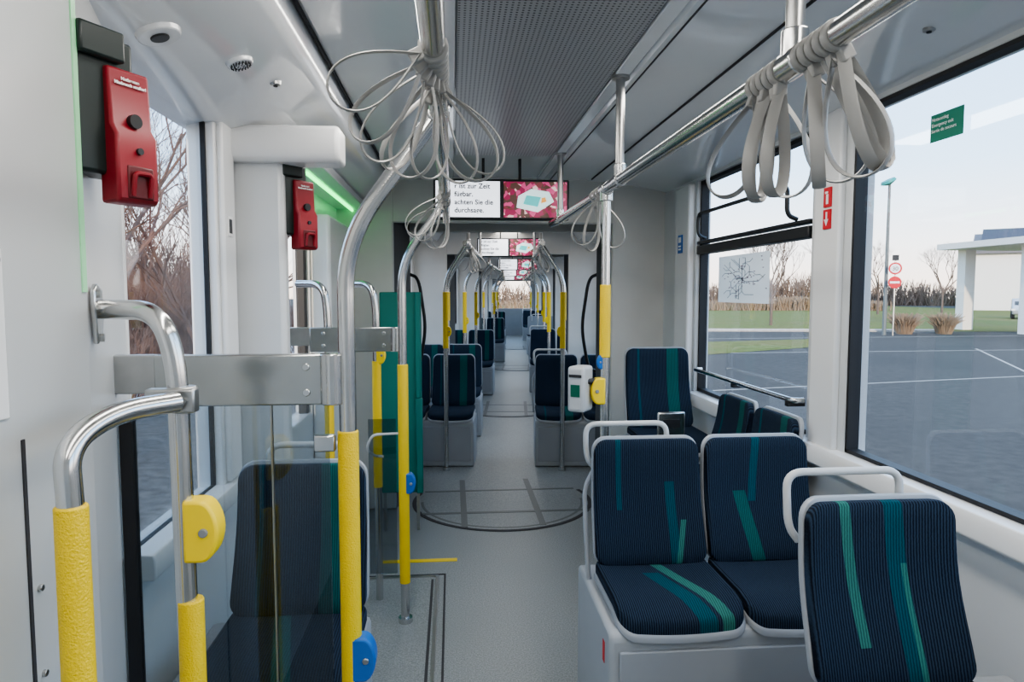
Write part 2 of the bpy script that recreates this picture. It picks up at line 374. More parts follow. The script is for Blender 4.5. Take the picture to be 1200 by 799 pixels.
MB().box(-.125,-.112,2.35,3.72,0,.0065).box(-.055,-.045,2.3,3.80,0,.003).box(-.62,-.045,3.79,3.80,0,.003).obj('edge_joint','seam',h)

# rear cars
mods=[(.60,3.7),(4.7,8.9),(9.9,14.1),(15.1,20.0)]
wn=5
for k,(y0,y1) in enumerate(mods):
    mid=(y0+y1)/2; F=FR[k]
    for s in (-1,1):
        xs=sorted((s*1.2,s*1.28)); b=MB()
        b.box(xs[0],xs[1],y0,y1,0,SZ).box(xs[0],xs[1],y0,y1,2.2,2.46)
        for a,c in ((y0,y0+.25),(mid-.10,mid+.10),(y1-.25,y1)): b.box(xs[0],xs[1],a,c,SZ-.01,2.21)
        o=b.obj('wall_left.010' if s<0 else 'wall_right.010','white',Mx=F,bevel=.006); struct(o,'white side wall lining of a following car','wall')
        for a,c in ((y0+.25,mid-.10),(mid+.10,y1-.25)):
            window('window_%d'%wn,s*1.24,a,c,SZ,2.2,'side window of a following car',Mx=F,s=s); wn+=1
    p2=[(-1.3,2.2),(-.9,2.25),(-.82,2.36),(-.4,2.4),(.4,2.4),(.82,2.36),(.9,2.25),(1.3,2.2)]
    o=ceiling(p2,y0-.02,y1+.02,'ceiling.010',F); struct(o,'light grey ceiling lining of a following car','ceiling')
    portal(y0,'wall_portal.010',F,0,.80,-1.25,1.25)
    portal(y1-.06,'wall_portal.010',F,0,.78,-1.25,1.25,z=2.08)
    if k<3:
        yn=mods[k+1][0]
        for s in (-1,1): bellows('wall_gangway.010',(s*.8,y1,0),(s*.8,yn,0),F,FR[k+1])
        o=MB().box(-.95,.95,y1,yn,2.2,2.26).obj('ceiling.020','bellow',Mx=F); struct(o,'dark gangway ceiling','ceiling')
        o=tt.copy(); COL.objects.link(o); o.matrix_world=F@TM(0,(y1+yn)/2,-.003)
        for ch in tt.children:
            c=ch.copy(); COL.objects.link(c); c.parent=o
o=MB().box(-1.3,1.3,20,20.1,0,1.0).box(-1.3,-.6,20,20.1,1.0,2.0).box(.6,1.3,20,20.1,1.0,2.0).box(-1.3,1.3,20,20.1,2.0,2.5).obj('wall_end','grey',Mx=RF3); struct(o,'grey end wall of the last car','wall')
e=MB().box(-.62,.62,20.02,20.03,.98,2.02).obj('window_60','glass',Mx=RF3); struct(e,'end window of the last car','window')

# ------------------------------------------------------------------ seats
def pad(w,h,r,t,top=1.0,bend=None,y0=0):
    out=[]; nc=6
    for cx,cy,a0 in ((w/2-r,h-r,0),(-w/2+r,h-r,90),(-w/2+r,r,180),(w/2-r,r,270)):
        for k in range(nc+1):
            a=R(a0+90*k/nc); out.append((cx+r*math.cos(a),cy+r*math.sin(a)))
    o2=[]
    for i,p in enumerate(out):
        q=out[(i+1)%len(out)]; L=math.hypot(q[0]-p[0],q[1]-p[1]); m=max(1,int(L/.05))
        for k in range(m): o2.append((p[0]+(q[0]-p[0])*k/m,p[1]+(q[1]-p[1])*k/m))
    out=o2; n=len(out); cy=h/2
    rings=[(1,0),(1.0,t*.55),(.985,t*.85),(.95,t),(.8,t),(.6,t),(.4,t),(.2,t)]
    vs=[];fs=[]
    def X(x,y,z):
        f=1+(top-1)*max(0,y/h); x*=f
        if bend: z=bend(x,y,z)
        return (x,y+y0,z)
    for sc,z in rings:
        for x,y in out: vs.append(X(x*sc,cy+(y-cy)*sc,z))
    vs.append(X(0,cy,t)); vs.append(X(0,cy,0))
    for i in range(len(rings)-1):
        for k in range(n):
            l=(k+1)%n; fs.append((i*n+k,i*n+l,(i+1)*n+l,(i+1)*n+k))
    L=len(rings)-1
    for k in range(n): fs.append((L*n+k,L*n+(k+1)%n,len(vs)-2)); fs.append((k,len(vs)-1,(k+1)%n))
    return MB().add(vs,fs)
def bb(x,y,z): return z+.55*x*x+.012*math.cos(y*12)
def cb(x,y,z):
    d=0
    if y<.12: d=((.12-y)/.12)**2*.035
    return z+.35*x*x-d
def seat(name,label,loc,rz=0,hs=.65,h=.46,fb='fabB',fc='fabD',handle=True,w=.415,group=None,hx=(-.218,.10),Mx=None,bow=True,hz=.045):
    rt=root(name,label,'seat',loc,rz,group,Mx)
    th=78
    pad(w,h,.05,.035,.95,bb).obj('backrest',fb,rt,Mx=TM(0,.19,hs-.01,th))
    pad(w,.43,.055,.04,1.0,cb,y0=-.22).obj('cushion',fc,rt,Mx=TM(0,0,hs-.04))
    pad(w+.011,h+.011,.054,.02,.95,bb).obj('backrest_shell','shell',rt,Mx=TM(0,.19+.021,hs-.012,th))
    pad(w+.011,.445,.06,.022,1.0,cb,y0=-.227).obj('seat_pan','shell',rt,Mx=TM(0,0,hs-.064))
    if handle:
        zt=hs+h*.978
        MB().sweep(fillet([(hx[0]+.03,.30,zt-.12),(hx[0],.30,zt-.08),(hx[0],.315,zt+hz),(hx[1],.315,zt+hz),(hx[1],.31,zt-.12)],.045),.0105,10).obj('grab_handle','handle',rt)
        if bow: MB().sweep(fillet([(hx[0]-.006,.20,hs-.07),(hx[0]-.012,.235,hs+.10),(hx[0]-.012,.27,hs+.26),(hx[0]+.02,.275,hs+.32)],.04),.009,10).obj('side_bow','shell',rt)
    return rt
seat('tram_seat','dark blue striped seat with teal bar, aisle place of a pair',(.725,2.24,0),hs=.600,fb='fabB',fc='fabD',group='seats facing backwards')
seat('tram_seat','dark blue striped seat with green stripes, window place of a pair',(1.150,2.24,0),hs=.600,fb='fabC',fc='fabP',handle=False,group='seats facing backwards')
seat('tram_seat','single dark blue seat with green and teal lines near the window',(1.10,1.40,0),hs=.612,fb='fabA',fc='fabA',group='seats facing backwards',bow=False,hz=.060)
seat('tram_seat','single dark blue striped seat behind the glass partition',(-.475,1.93,0),hs=.61,w=.41,fb='fabE',fc='fabC',hx=(-.12,.13),group='seats facing backwards',bow=False)
rs=seat('tram_seat','raised dark teal striped seat with steel grab plate beside gangway',(1.28,3.93,0),hs=.76,h=.50,fb='fabE',fc='fabP',handle=False,group='seats facing backwards')
for yy in (2.98,3.42):
    seat('side_seat','dark blue side seat with its back to the window',(1.235,yy,0),rz=R(-90),hs=.64,h=.42,fb='fabE',fc='fabP',handle=False,w=.40,group='side seats below the window')
def pedestal(label,loc,w,d,h,Mx=None,name='seat_pedestal'):
    rt=MB().prism([(-d/2,0.0),(-d/2+.01,h-.02),(-d/2+.03,h),(d/2,h),(d/2,0)],-w/2,w/2,'x').obj(name,'ped',loc=loc,bevel=.015)
    if Mx is not None: rt.matrix_world=Mx
    tag(rt,label,'seat pedestal'); 
    MB().box(-w/2+.03,w/2-.03,-d/2-.003,-d/2+.01,.05,h-.06).obj('access_panel','shell',rt,bevel=.004)
    return rt
p=pedestal('grey boxed pedestal under the pair of seats',(.98,2.30,0),.99,.56,.535)
q=MB().box(-.4965,-.495,-.20,-.175,.40,.47).obj('red_pictogram','signr',p)
pedestal('grey boxed pedestal under the single window seat',(1.2,1.45,0),.66,.5,.545)
pedestal('grey boxed pedestal under the seat behind the partition',(-.52,1.98,0),.5,.44,.545)
pedestal('grey boxed pedestal under the raised seat',(1.28,3.98,0),.5,.5,.695)
pedestal('grey boxed pedestal under the side seats',(1.30,3.22,0),.36,.8,.575)
o=MB().box(-.08,.08,0,.02,0,.15).obj('grab_plate','plate',rs,loc=(-.06,-.24,.78),bevel=.012)
MB().box(-.05,.05,-.004,.0,.06,.11).obj('grip_slot','dark',o,bevel=.004)
rt=root('sill_rail','chrome rail along the window sill above side seats','handrail',(1.5,3.5,1.12))
MB().sweep(fillet([(.05,.62,0),(0,.62,0),(0,-.62,0),(.05,-.62,0)],.04),.013,10).obj('tube','steel',rt)
MB().box(-.01,.07,-.60,-.57,-.03,.0).obj('bracket','dark',rt); MB().box(-.01,.07,.0,.03,-.03,.0).obj('bracket','dark',rt)

# ------------------------------------------------------------------ poles and rails
def button(parent,x,y,z,m='blue',side=1,sc=1.0):
    ax=side
    b=MB(); pts=[]
    for k in range(13):
        a=R(-90+180*k/12); pts.append((.010+.030*math.cos(a),.055*math.sin(a)*(.85+.15*abs(math.sin(a)))))
    pts=[(-.02,-.055)]+pts+[(-.02,.055)]
    b.prism([(u*ax*sc,w*sc) for u,w in pts],-.024*sc,.024*sc,'y')
    h=b.obj('button_housing',m,parent,loc=(x,y,z),bevel=.006)
    MB().cyl((.016*ax*sc,-.029*sc,0),(.016*ax*sc,-.022*sc,0),.008*sc,14).obj('push_button','grey' if m!='blue' else 'steeld',h,bevel=.002)
    return h
RZ=2.02
def rail(label,pts,struts,Mx=None,grp=None,top=2.42,rad=.021):
    rt=root('ceiling_handrail',label,'handrail',group=grp)
    if Mx is not None: rt.matrix_world=Mx
    MB().sweep(fillet(pts,.09),rad,16).obj('rail_tube','steel',rt)
    for (x,y) in struts:
        MB().cyl((x,y,RZ),(x,y,top),.017,14).cyl((x,y,top-.02),(x,y,top),.035,16).obj('ceiling_strut','steeld',rt)
        MB().cyl((x,y-.03,RZ),(x,y+.03,RZ),.027,16).cyl((x,y,RZ+.0),(x,y,RZ+.06),.024,14).obj('clamp','steel',rt,bevel=.003)
    return rt
rail('long steel handrail below the ceiling beside the perforated panel',[(-.03,-1.0,RZ),(-.03,4.12,RZ)],[(-.03,1.52),(-.03,3.0)],top=2.405)
rail('long steel handrail below the ceiling beside the seats',[(.63,-1.0,RZ),(.63,4.02,RZ),(.60,4.12,RZ-.01)],[(.63,1.24),(.63,2.56),(.63,3.98)],top=2.41,rad=.0225)
def pole(label,x,y,xr,s0=.2,s1=1.27,but=None,Mx=None,zb=1.72,rr=.0205,grp='vertical grab poles',name='grab_pole'):
    rt=root(name,label,'grab pole',(x,y,0) if Mx is None else (0,0,0),group=grp)
    if Mx is not None: rt.matrix_world=Mx@TM(x,y,0)
    if xr is None: pts=[(0,0,0),(0,0,RZ)]
    else: pts=[(0,0,0),(0,0,zb),(xr-x,0,RZ)]
    MB().sweep(fillet(pts,.12,8),rr,14).cyl((0,0,0),(0,0,.03),.034,16).obj('pole_tube','steel',rt)
    if s1: MB().cyl((0,0,s0),(0,0,s1),rr+.0045,16).obj('grip_sleeve','yellow',rt,bevel=.003)
    if xr is not None: MB().cyl((xr-x,-.03,RZ),(xr-x,.03,RZ),.028,14).obj('clamp','steel',rt,bevel=.003)
    else: MB().cyl((0,0,RZ-.05),(0,0,RZ),.026,14).cyl((0,-.035,RZ),(0,.035,RZ),.028,14).obj('clamp','steel',rt,bevel=.003)
    if but: button(rt,but[3]*.02,0,but[0],but[1],but[3],but[2])
    return rt
pole('steel pole bending to the ceiling rail, yellow sleeve and blue button',-.250,1.64,-.03,.2,1.27,(.71,'blue',1.0,1),zb=1.72)
pole('steel pole beside the floor mat, yellow sleeve and blue button',-.235,3.24,-.03,.2,1.26,(.69,'blue',.9,1),zb=1.74)
pr=pole('straight steel pole behind the seat pair with validator',.63,2.78,None,1.33,1.63,(1.19,'yel',1.0,-1),rr=.018)
button(pr,-.012,0,1.31,'blue',-1,.55)
v=root('ticket_validator','grey ticket validator box with green label on a pole','ticket machine',(.530,2.79,1.20),R(-35))
MB().box(-.038,.038,-.05,.05,-.095,.095).obj('housing','handle',v,bevel=.014,bseg=3)
MB().box(-.02,.02,-.053,-.049,-.03,.02).obj('green_label','gsign',v)
MB().box(-.028,.028,-.054,-.05,.05,.062).obj('ticket_slot','dark',v)
MB().cyl((.03,0,.03),(.080,.05,.03),.013,10).obj('pole_bracket','dark',v)
A=root('hooped_grab_rail','curved steel grab rail bolted to pillar with yellow button box','grab rail',(-.515,1.35,0))
MB().sweep(fillet([(-.200,.105,1.565),(-.16,.09,1.565),(-.04,-.005,1.565),(-.01,0,1.47),(.0,0,0)],.09,8),.0195,14).cyl((0,0,0),(0,0,.03),.034,14).obj('tube','steel',A)
fl=MB().prism([(-.035,.01),(-.035,.05),(-.012,.062),(.03,.05),(.04,.0),(.02,-.05),(-.02,-.06)],-.005,.005,'x').obj('wall_flange','steel',A,Mx=TM(-.203,.105,1.555,0,0,15),bevel=.003)
for yy,zz in ((-.022,.042),(.0,-.048)):
    MB().cyl((.004,yy,zz),(.011,yy,zz),.008,6).obj('bolt','steeld',fl)
MB().cyl((0,0,.2),(0,0,1.0),.0245,16).obj('grip_sleeve','yellow',A,bevel=.003)
button(A,.020,0,1.14,'yel',1,1.1)
MB().cyl((0,0,1.37),(0,0,1.42),.026,16).box(-.06,.03,-.030,.0,1.372,1.418).obj('clamp','steeld',A,bevel=.004)
for zz in ((-.035,-.031,1.395),(.01,-.031,1.395)):
    MB().cyl(zz,(zz[0],zz[1]-.006,zz[2]),.007,10).obj('bolt','steel',A)
B=root('hooped_grab_rail','curved steel grab rail with yellow sleeve clamped to another rail','grab rail',(-.600,1.11,0))
MB().sweep(fillet([(.085,.205,1.395),(.02,.10,1.395),(-.005,.0,1.36),(0,0,1.27),(0,0,0)],.09,8),.0195,14).cyl((0,0,0),(0,0,.03),.034,14).obj('tube','steel',B)
MB().cyl((0,0,.2),(0,0,1.265),.0245,16).obj('grip_sleeve','yellow',B,bevel=.003)
def bar(x0,x1,y,z0,z1,label):
    rt=root('partition_bar',label,'partition rail',((x0+x1)/2,y,(z0+z1)/2)); w=(x1-x0)/2;h=(z1-z0)/2
    MB().box(-w*.55,w,-.016,.016,-h,h).obj('flat_bar','plate',rt,bevel=.004)
    MB().box(-w,-w*.5,-.008,.022,-h*.5,h).obj('wall_arm','steeld',rt,bevel=.003)
    for xx in (-w*.3,w*.78):
        for zz in (-h*.5,h*.5): MB().cyl((xx,-.021,zz),(xx,-.014,zz),.009,12).obj('bolt','steel',rt,bevel=.002)
    MB().cyl((w+.0,0,-h),(w+.0,0,h),.03,14).obj('pole_clamp','steel',rt,bevel=.003)
    return rt
bar(-.80,-.285,1.64,1.335,1.455,'flat brushed steel bar between wall and pole above glass')
bar(-.78,-.265,3.26,1.32,1.435,'flat brushed steel bar beside the door pole')
gp=root('glass_partition','clear glass draught screen hanging below the steel bar','glass partition',(-.53,1.645,0))
MB().box(-.27,.235,-.004,.004,.22,1.34).obj('pane','pglass',gp)
MB().box(.10,.104,-.006,.006,.2,1.34).box(-.275,.24,-.01,.01,.2,.23).obj('pane_edge','steeld',gp)
MB().box(-.240,-.212,-.012,.012,.2,1.34).obj('rubber_edge','rubber',gp)
MB().box(.20,.25,-.012,.012,1.22,1.26).obj('pane_clip','steel',gp,bevel=.004)
g2=root('glass_partition','clear glass draught screen beside the door pole','glass partition',(-.30,3.24,0))
MB().box(-.10,.03,-.004,.004,.25,1.0).obj('pane','pglass',g2)
MB().sweep(fillet([(.04,0,.93),(-.08,-.02,.93),(-.11,0,.86),(-.08,.02,.82),(-.03,0,.82)],.03),.006,8).obj('pane_clip','handle',g2)
for (x,y,dx,s0,s1,bt) in ((-.385,3.50,-.14,.6,1.25,1.28),(-.60,3.36,-.16,.2,1.1,None)):
    e=root('hooped_grab_rail','curved steel grab rail with yellow sleeve beside the door','grab rail',(x,y,0))
    MB().sweep(fillet([(dx,.1,1.64),(-.02,0,1.64),(0,0,1.52),(0,0,0)],.10,8),.0185,12).obj('tube','steel',e)
    MB().cyl((0,0,s0),(0,0,s1),.023,14).obj('grip_sleeve','yellow',e)
    if bt: button(e,.015,0,bt,'yel',1,.8)
t=root('teal_partition','teal padded partition board beside the gangway','partition board',(-.345,4.55,0))
MB().box(-.13,.14,-.02,.02,.26,1.60).obj('board','teal',t,bevel=.008)
MB().box(.10,.145,-.045,-.0,.26,.9).box(.10,.135,-.045,-.0,.9,1.6).obj('edge_profile','teal',t,bevel=.008)
MB().box(-.12,-.10,-.01,.01,0,.27).box(.1,.12,-.01,.01,0,.27).obj('foot','steeld',t)
for s in (-1,1):
    o=root('gangway_grab_bow','curved dark steel grab bow at the gangway portal','grab rail',Mx=RF@TM(s*.72,.70,0),group='grab bows at the gangway')
    MB().sweep(fillet([(s*.08,-.02,1.75),(0,-.05,1.72),(-s*.06,-.06,1.3),(0,-.05,.95),(s*.08,-.02,.92)],.12),.014,10).obj('tube','dark',o)
proto=pole('steel pole bending to the ceiling rail with short yellow sleeve',0,0,.19,1.1,1.6,(1.25,'yel',.8,1),grp='grab poles of the following cars')
kids(proto)
proto2=pole('plain steel pole bending to the ceiling rail',0,0,.19,1.3,1.6,None,grp='grab poles of the following cars')
kids(proto2)
used=set()
for k,(y0,y1) in enumerate(mods):
    F=FR[k]
    for s in (-1,1):
        rail('steel handrail below the ceiling of a following car',[(s*.33,y0+.1,RZ),(s*.33,y1-.15,RZ)],[(s*.33,y0+.5),(s*.33,y1-.5)],Mx=F,grp='handrails of the following cars',top=2.40)
        ys=([y0+.30,y0+1.5,y1-.5] if s<0 else [y0+.30,y0+1.55,y1-.3]) if k==0 else ([y0+.4,y1-.9] if s<0 else [y0+1.6,y1-.4])
        for i,yv in enumerate(ys):
            ang=0 if s==-1 else 180
            Mx=F@TM(s*(.52 if i%2==0 else .62),yv,0,0,0,ang)
            src=proto if i%2==0 else proto2
            if src.name not in used: src.matrix_world=Mx; used.add(src.name)
            else: copy_tree(src,Mx)
ps=seat('tram_seat','dark blue striped seat with teal band in a following car',(0,0,0),hs=.50,h=.50,fb='fabE',fc='fabP',handle=False,w=.42,group='seats in the following cars'); kids(ps)
ps2=seat('tram_seat','dark blue striped seat with aisle grab handle in a following car',(0,0,0),hs=.50,h=.50,fb='fabP',fc='fabE',handle=True,w=.42,group='seats in the following cars'); kids(ps2)
pp=pedestal('grey boxed pedestal under a seat pair of a following car',(0,0,0),.9,.44,.43); kids(pp); pp['group']='pedestals in the following cars'
u1=u2=u3=False
for k,(y0,y1) in enumerate(mods):
    F=FR[k]
    rows=[[(y0+.64,0,-1),(y0+.64,0,1),(y0+1.95,0,-1)],[(y0+.9,0,-1),(y0+1.2,0,1)],[(y0+.8,0,-1),(y0+2.6,180,1)],[(y0+1.0,0,-1),(y0+2.5,0,1)]][k]
    for (yv,ang,s) in rows:
        for j,xo in enumerate((.50,.94)):
            Mx=F@TM(s*xo,yv,0,0,0,ang)
            src=ps2 if (j==0 and s==1) else ps
            if src is ps and not u1: ps.matrix_world=Mx; u1=True
            elif src is ps2 and not u2: ps2.matrix_world=Mx; u2=True
            else: copy_tree(src,Mx)
        Mx=F@TM(s*.73,yv,0,0,0,ang)
        if not u3: pp.matrix_world=Mx; u3=True
        else: copy_tree(pp,Mx)

# ------------------------------------------------------------------ straps
def strapproto(w,hh):
    rt=root('hand_strap','grey looped plastic hand strap hanging from the handrail','hand strap',group='hand straps on the handrails')
    MB().cyl((0,-.008,0),(0,.008,0),.027,16).box(-.012,.012,-.008,.008,-.045,-.02).obj('rail_collar','strap',rt,bevel=.003)
    pts=[]
    for i in range(44):
        t=2*math.pi*i/44
        pts.append((w*math.sin(t)*math.sin(t/2)**1.2,0,-.035-hh*(1-math.cos(t))))
    MB().sweep(pts,.006,8,closed=True,oval=(.0088,.0030),ref=(0,1,0)).obj('loop','strap',rt)
    kids(rt); return rt
st=strapproto(.078,.116); stused=False
def putstrap(Mbase,x,y,swing,twist,tilt=0,sc=1,sx=1,sy=1):
    global stused
    Mx=Mbase@Matrix.Translation((x,y,RZ))@Euler((0,R(swing),0)).to_matrix().to_4x4()
    if not stused: o=st; st.matrix_world=Mx; stused=True
    else: o=copy_tree(st,Mx)
    for ch in bpy.data.objects:
        if ch.parent==o and ch.name.startswith('loop'):
            ch.rotation_euler=(R(tilt),0,R(twist)); ch.location=(0,0,0); ch.scale=(sc*sx,sc*sy,sc)
for i,(yy,sw,tw,ti,sc,sx) in enumerate([(1.215,62,10,-10,.74,1.0),(1.24,46,-20,6,.76,1.0),(1.265,32,15,8,.80,.9),(1.29,18,-20,8,.80,1.0),(1.315,4,20,0,.78,.8),(1.34,-12,-20,8,.80,.9),(1.365,-24,10,-6,.84,1.0),(1.39,-34,-10,8,.80,.9),(1.415,26,60,6,.74,1)]):
    putstrap(I4,-.03,yy,sw,tw,ti,sc,sx)
for i,(yy,sw,tw,ti,sx) in enumerate([(1.10,-30,35,6,1.0),(1.125,-22,-50,-6,1.0),(1.150,-34,45,0,.9),(1.175,-14,60,8,.9),(1.20,-24,-40,-10,1.0),(1.29,2,45,0,1.0),(1.315,-6,-50,8,1.0),(1.34,12,40,-6,.9),(1.365,-2,50,4,1.1),(1.39,18,-40,0,.9)]):
    putstrap(I4,.63,yy,sw,tw,ti,.88,sx,1.5)
for i,(yy,sw,tw) in enumerate([(2.9,40,10),(2.95,28,-30),(3.05,8,40),(3.2,16,20),(3.28,48,0)]): putstrap(I4,-.03,yy,sw,tw,0,.85)
for i,(yy,sw,tw) in enumerate([(2.86,25,10),(2.92,-20,-30),(3.0,5,40)]): putstrap(I4,.63,yy,sw,tw,0,.9)
for k,(y0,y1) in enumerate(mods):
    for s in (-1,1):
        for i in range(4):
            putstrap(FR[k],s*.33,y0+.8+i*.07+k*.2,random.uniform(-35,35),random.uniform(-60,60),0,.9)

# ------------------------------------------------------------------ screens
def screens(x0,x1,y,z0,z1,Mx,full):
    rt=root('ceiling_display','pair of lit passenger information screens below the ceiling','display',Mx=Mx@TM((x0+x1)/2,y,(z0+z1)/2),group='passenger information displays')
    w=(x1-x0)/2;h=(z1-z0)/2
    MB().box(-w-.015,w+.015,0,.06,-h-.015,h+.015).obj('housing','dark',rt,bevel=.008)
    MB().box(-w,-.012,-.003,.001,-h,h).obj('screen','scr',rt)
    MB().box(.012,w,-.003,.001,-h,h).obj('screen','scrp',rt)
    for sx in (-1,1): MB().box(sx*.28*w-.008,sx*.28*w+.008,.01,.04,h,h+.14).obj('ceiling_bracket','dark',rt)
    q=w/2
    MB().add([(q*.45,-.0045,-h*.45),(q*1.1,-.0045,-h*.7),(q*1.6,-.0045,-h*.1),(q*1.45,-.0045,h*.45),(q*.9,-.0045,h*.6),(q*.5,-.0045,h*.2)],[(0,1,2,3,4,5)]).obj('booklet_picture','card',rt)
    MB().add([(q*.65,-.006,-h*.25),(q*1.1,-.006,-h*.4),(q*1.2,-.006,h*.15),(q*.75,-.006,h*.25)],[(0,1,2,3)]).obj('teal_picture','cardt',rt)
    MB().add([(q*1.2,-.006,-h*.2),(q*1.38,-.006,-h*.1),(q*1.33,-.006,h*.15),(q*1.22,-.006,h*.1)],[(0,1,2,3)]).obj('orange_picture','cardo',rt)
    text('display_text','r ist zur Zeit\nfügbar.\nachten Sie die\ndurchsage.',h*.39,'btxt',rt,TM(-w*(.72 if full else .9),-.005,h*.60,90),'LEFT',1.15,.0008)
    return rt
screens(-.095,.705,4.20,2.055,2.27,I4,True)
for k,(y0,y1) in enumerate(mods): screens(-.36,.40,y1-.35,2.05,2.25,FR[k],False)
# ------------------------------------------------------------------ emergency brakes
def brake(loc,rz,label,txt):
    rt=root('emergency_brake',label,'emergency brake',loc,rz)
    MB().box(-.095,.030,-.070,.01,-.080,.190).obj('back_box','bgreen',rt,bevel=.008)
    MB().prism([(-.082,.132),(-.088,.02),(-.102,-.0),(-.102,-.125),(-.094,-.135),(-.05,-.135),(-.05,.132)],-.038,.055,'x').obj('red_cover','red',rt,bevel=.006)
    MB().box(-.095,.0,-.088,-.05,.140,.200).obj('top_cover','bgreen',rt,bevel=.006)
    MB().box(-.018,.04,-.105,-.098,-.125,-.06).obj('lever_recess','redd',rt,bevel=.003)
    MB().sweep(fillet([(-.008,-.104,-.12),(-.008,-.112,-.075),(.030,-.112,-.075),(.030,-.104,-.12)],.01),.005,8).obj('lever','red',rt)
    MB().cyl((.010,-.098,.03),(.010,-.080,.03),.014,18).obj('lock','dark',rt)
    MB().cyl((.010,-.108,-.03),(.010,-.094,-.03),.007,12).obj('screw','dark',rt)
    if txt: text('brake_text','Notbremse\nMissbrauch strafbar!',.0086,'txt',rt,TM(.0085,-.0865,.108,87),'CENTER',1.1,.0003)
    return rt
brake((-.722,1.50,1.912),R(62),'dark red emergency brake box with white lettering on pillar',True)
brake((-.640,2.80,1.90),R(52),'dark red emergency brake box beside the door',True)
o=MB().box(-.70,-.67,2.765,2.78,2.04,2.10).obj('status_lamp','green'); tag(o,'small green lamp above the emergency brake','lamp')
o=MB().box(-.712,-.698,3.45,5.0,2.172,2.186).obj('door_light_strip','green',bevel=.003); tag(o,'bright green light strip above the tram door','light strip')
o=MB().box(XL,-.60,2.76,5.0,2.185,2.23).obj('trim_13','ceil',bevel=.006); struct(o,'grey door header lining carrying the green light','door header')
def disc_on_ceiling(name,label,cat,x,y,z,r,tilt,m='ceil',inner='dark'):
    rt=root(name,label,cat,(x,y,z)); rt.rotation_euler=(0,R(tilt),0)
    MB().cyl((0,0,-.008),(0,0,.01),r*.9,24,r).obj('rim',m,rt,bevel=.003)
    MB().cyl((0,0,-.012),(0,0,-.006),r*.4,20).obj('insert',inner,rt,bevel=.002)
    return rt
disc_on_ceiling('ceiling_camera','round grey dome camera in the ceiling lining','camera',-.70,1.76,2.219,.055,-18)
rt=disc_on_ceiling('ceiling_speaker','round perforated loudspeaker in the ceiling lining','loudspeaker',-.60,2.06,2.253,.04,-18,'ceil','ceil')
b=MB()
for i in range(3):
    for k in range(6+6*i): a=2*math.pi*k/(6+6*i); b.cyl((.009*(i+1.0)*math.cos(a),.009*(i+1.0)*math.sin(a),-.0135),(.009*(i+1.0)*math.cos(a),.009*(i+1.0)*math.sin(a),-.005),.002,6)
o=b.obj('speaker_hole','seam',rt); o['kind']='stuff'
for (x,y,z) in ((1.40,1.95,2.37),(-.56,2.3,2.268),(1.25,2.6,2.388),(1.2,4.0,2.39),(-.12,2.4,2.40)):
    disc_on_ceiling('smoke_detector','small dark round ceiling fixture','detector',x,y,z,.018,0,'steeld')['group']='small round ceiling fixtures'
# ------------------------------------------------------------------ stickers
def onright(x,y,z): return Matrix.Translation((x,y,z))@Matrix(((0,0,-1,0),(-1,0,0,0),(0,1,0,0),(0,0,0,1)))
s=MB().add([(XR+.016,2.045,2.095),(XR+.016,2.195,2.095),(XR+.016,2.195,2.185),(XR+.016,2.045,2.185)],[(0,1,2,3)]).obj('exit_sticker','gsign'); tag(s,'green emergency exit sticker on the window glass','sticker')
text('sticker_text','Notausstieg\nEmergency exit\nSortie de secours',.016,'txt',s,onright(XR+.0135,2.187,2.162),'LEFT',1.15)
mp=MB().add([(XR+.030,3.36,1.54),(XR+.030,4.03,1.54),(XR+.030,4.03,1.81),(XR+.030,3.36,1.81)],[(0,1,2,3)]).obj('network_map','msign'); tag(mp,'white tram network map poster on the window glass','map poster')
random.seed(9); b=MB()
cen=(3.69,1.675)
for i in range(20):
    a=random.choice((0,.785,1.57,2.36,3.14,3.93,4.71,5.5)); y,z=cen; pts=[(XR+.0275,y,z)]
    for k in range(6):
        a+=random.choice((-.785,0,.785,0)); y+=.055*math.cos(a); z+=.024*math.sin(a)
        y=min(4.0,max(3.39,y)); z=min(1.79,max(1.56,z)); pts.append((XR+.0275,y,z))
    b.sweep(pts,.0013,4)
b.obj('route_lines','dark',mp)
b=MB()
for i in range(60):
    y=cen[0]+random.gauss(0,.14); z=cen[1]+random.gauss(0,.05); y=min(4.0,max(3.39,y)); z=min(1.79,max(1.56,z)); b.box(XR+.026,XR+.028,y-.006,y+.006,z-.002,z+.002)
o=b.obj('stop_marks','redd',mp); o['kind']='stuff'
for z0,lab in ((1.95,'red fire extinguisher sticker on the white pillar'),(1.86,'red sticker with white down arrow on the white pillar')):
    s=MB().box(XR-.036,XR-.030,2.70,2.755,z0,z0+.08).obj('extinguisher_sticker','signr'); tag(s,lab,'sticker')
    if z0>1.9: MB().box(XR-.0375,XR-.036,2.718,2.734,z0+.012,z0+.052).box(XR-.0375,XR-.036,2.722,2.742,z0+.055,z0+.064).obj('white_pictogram','txt',s)
    else: MB().add([(XR-.0375,2.745,z0+.04),(XR-.0375,2.711,z0+.04),(XR-.0375,2.728,z0+.012)],[(0,1,2)]).box(XR-.0375,XR-.036,2.723,2.733,z0+.035,z0+.070).obj('white_arrow','txt',s)
s=MB().box(XR-.056,XR-.05,4.46,4.54,1.86,1.98).obj('info_sticker','blue'); tag(s,'small blue notice sticker on the pillar','sticker')
MB().box(XR-.0575,XR-.056,4.475,4.525,1.93,1.965).box(XR-.0575,XR-.056,4.475,4.525,1.88,1.89).box(XR-.0575,XR-.056,4.475,4.525,1.90,1.91).obj('white_pictogram','txt',s)
s=MB().box(XL+.025,XL+.029,2.53,2.58,1.80,1.87).obj('notice_sticker','wsign'); tag(s,'small white notice sticker on pillar cover','sticker')
MB().box(XL+.029,XL+.0305,2.54,2.57,1.81,1.86).obj('black_pictogram','dark',s)

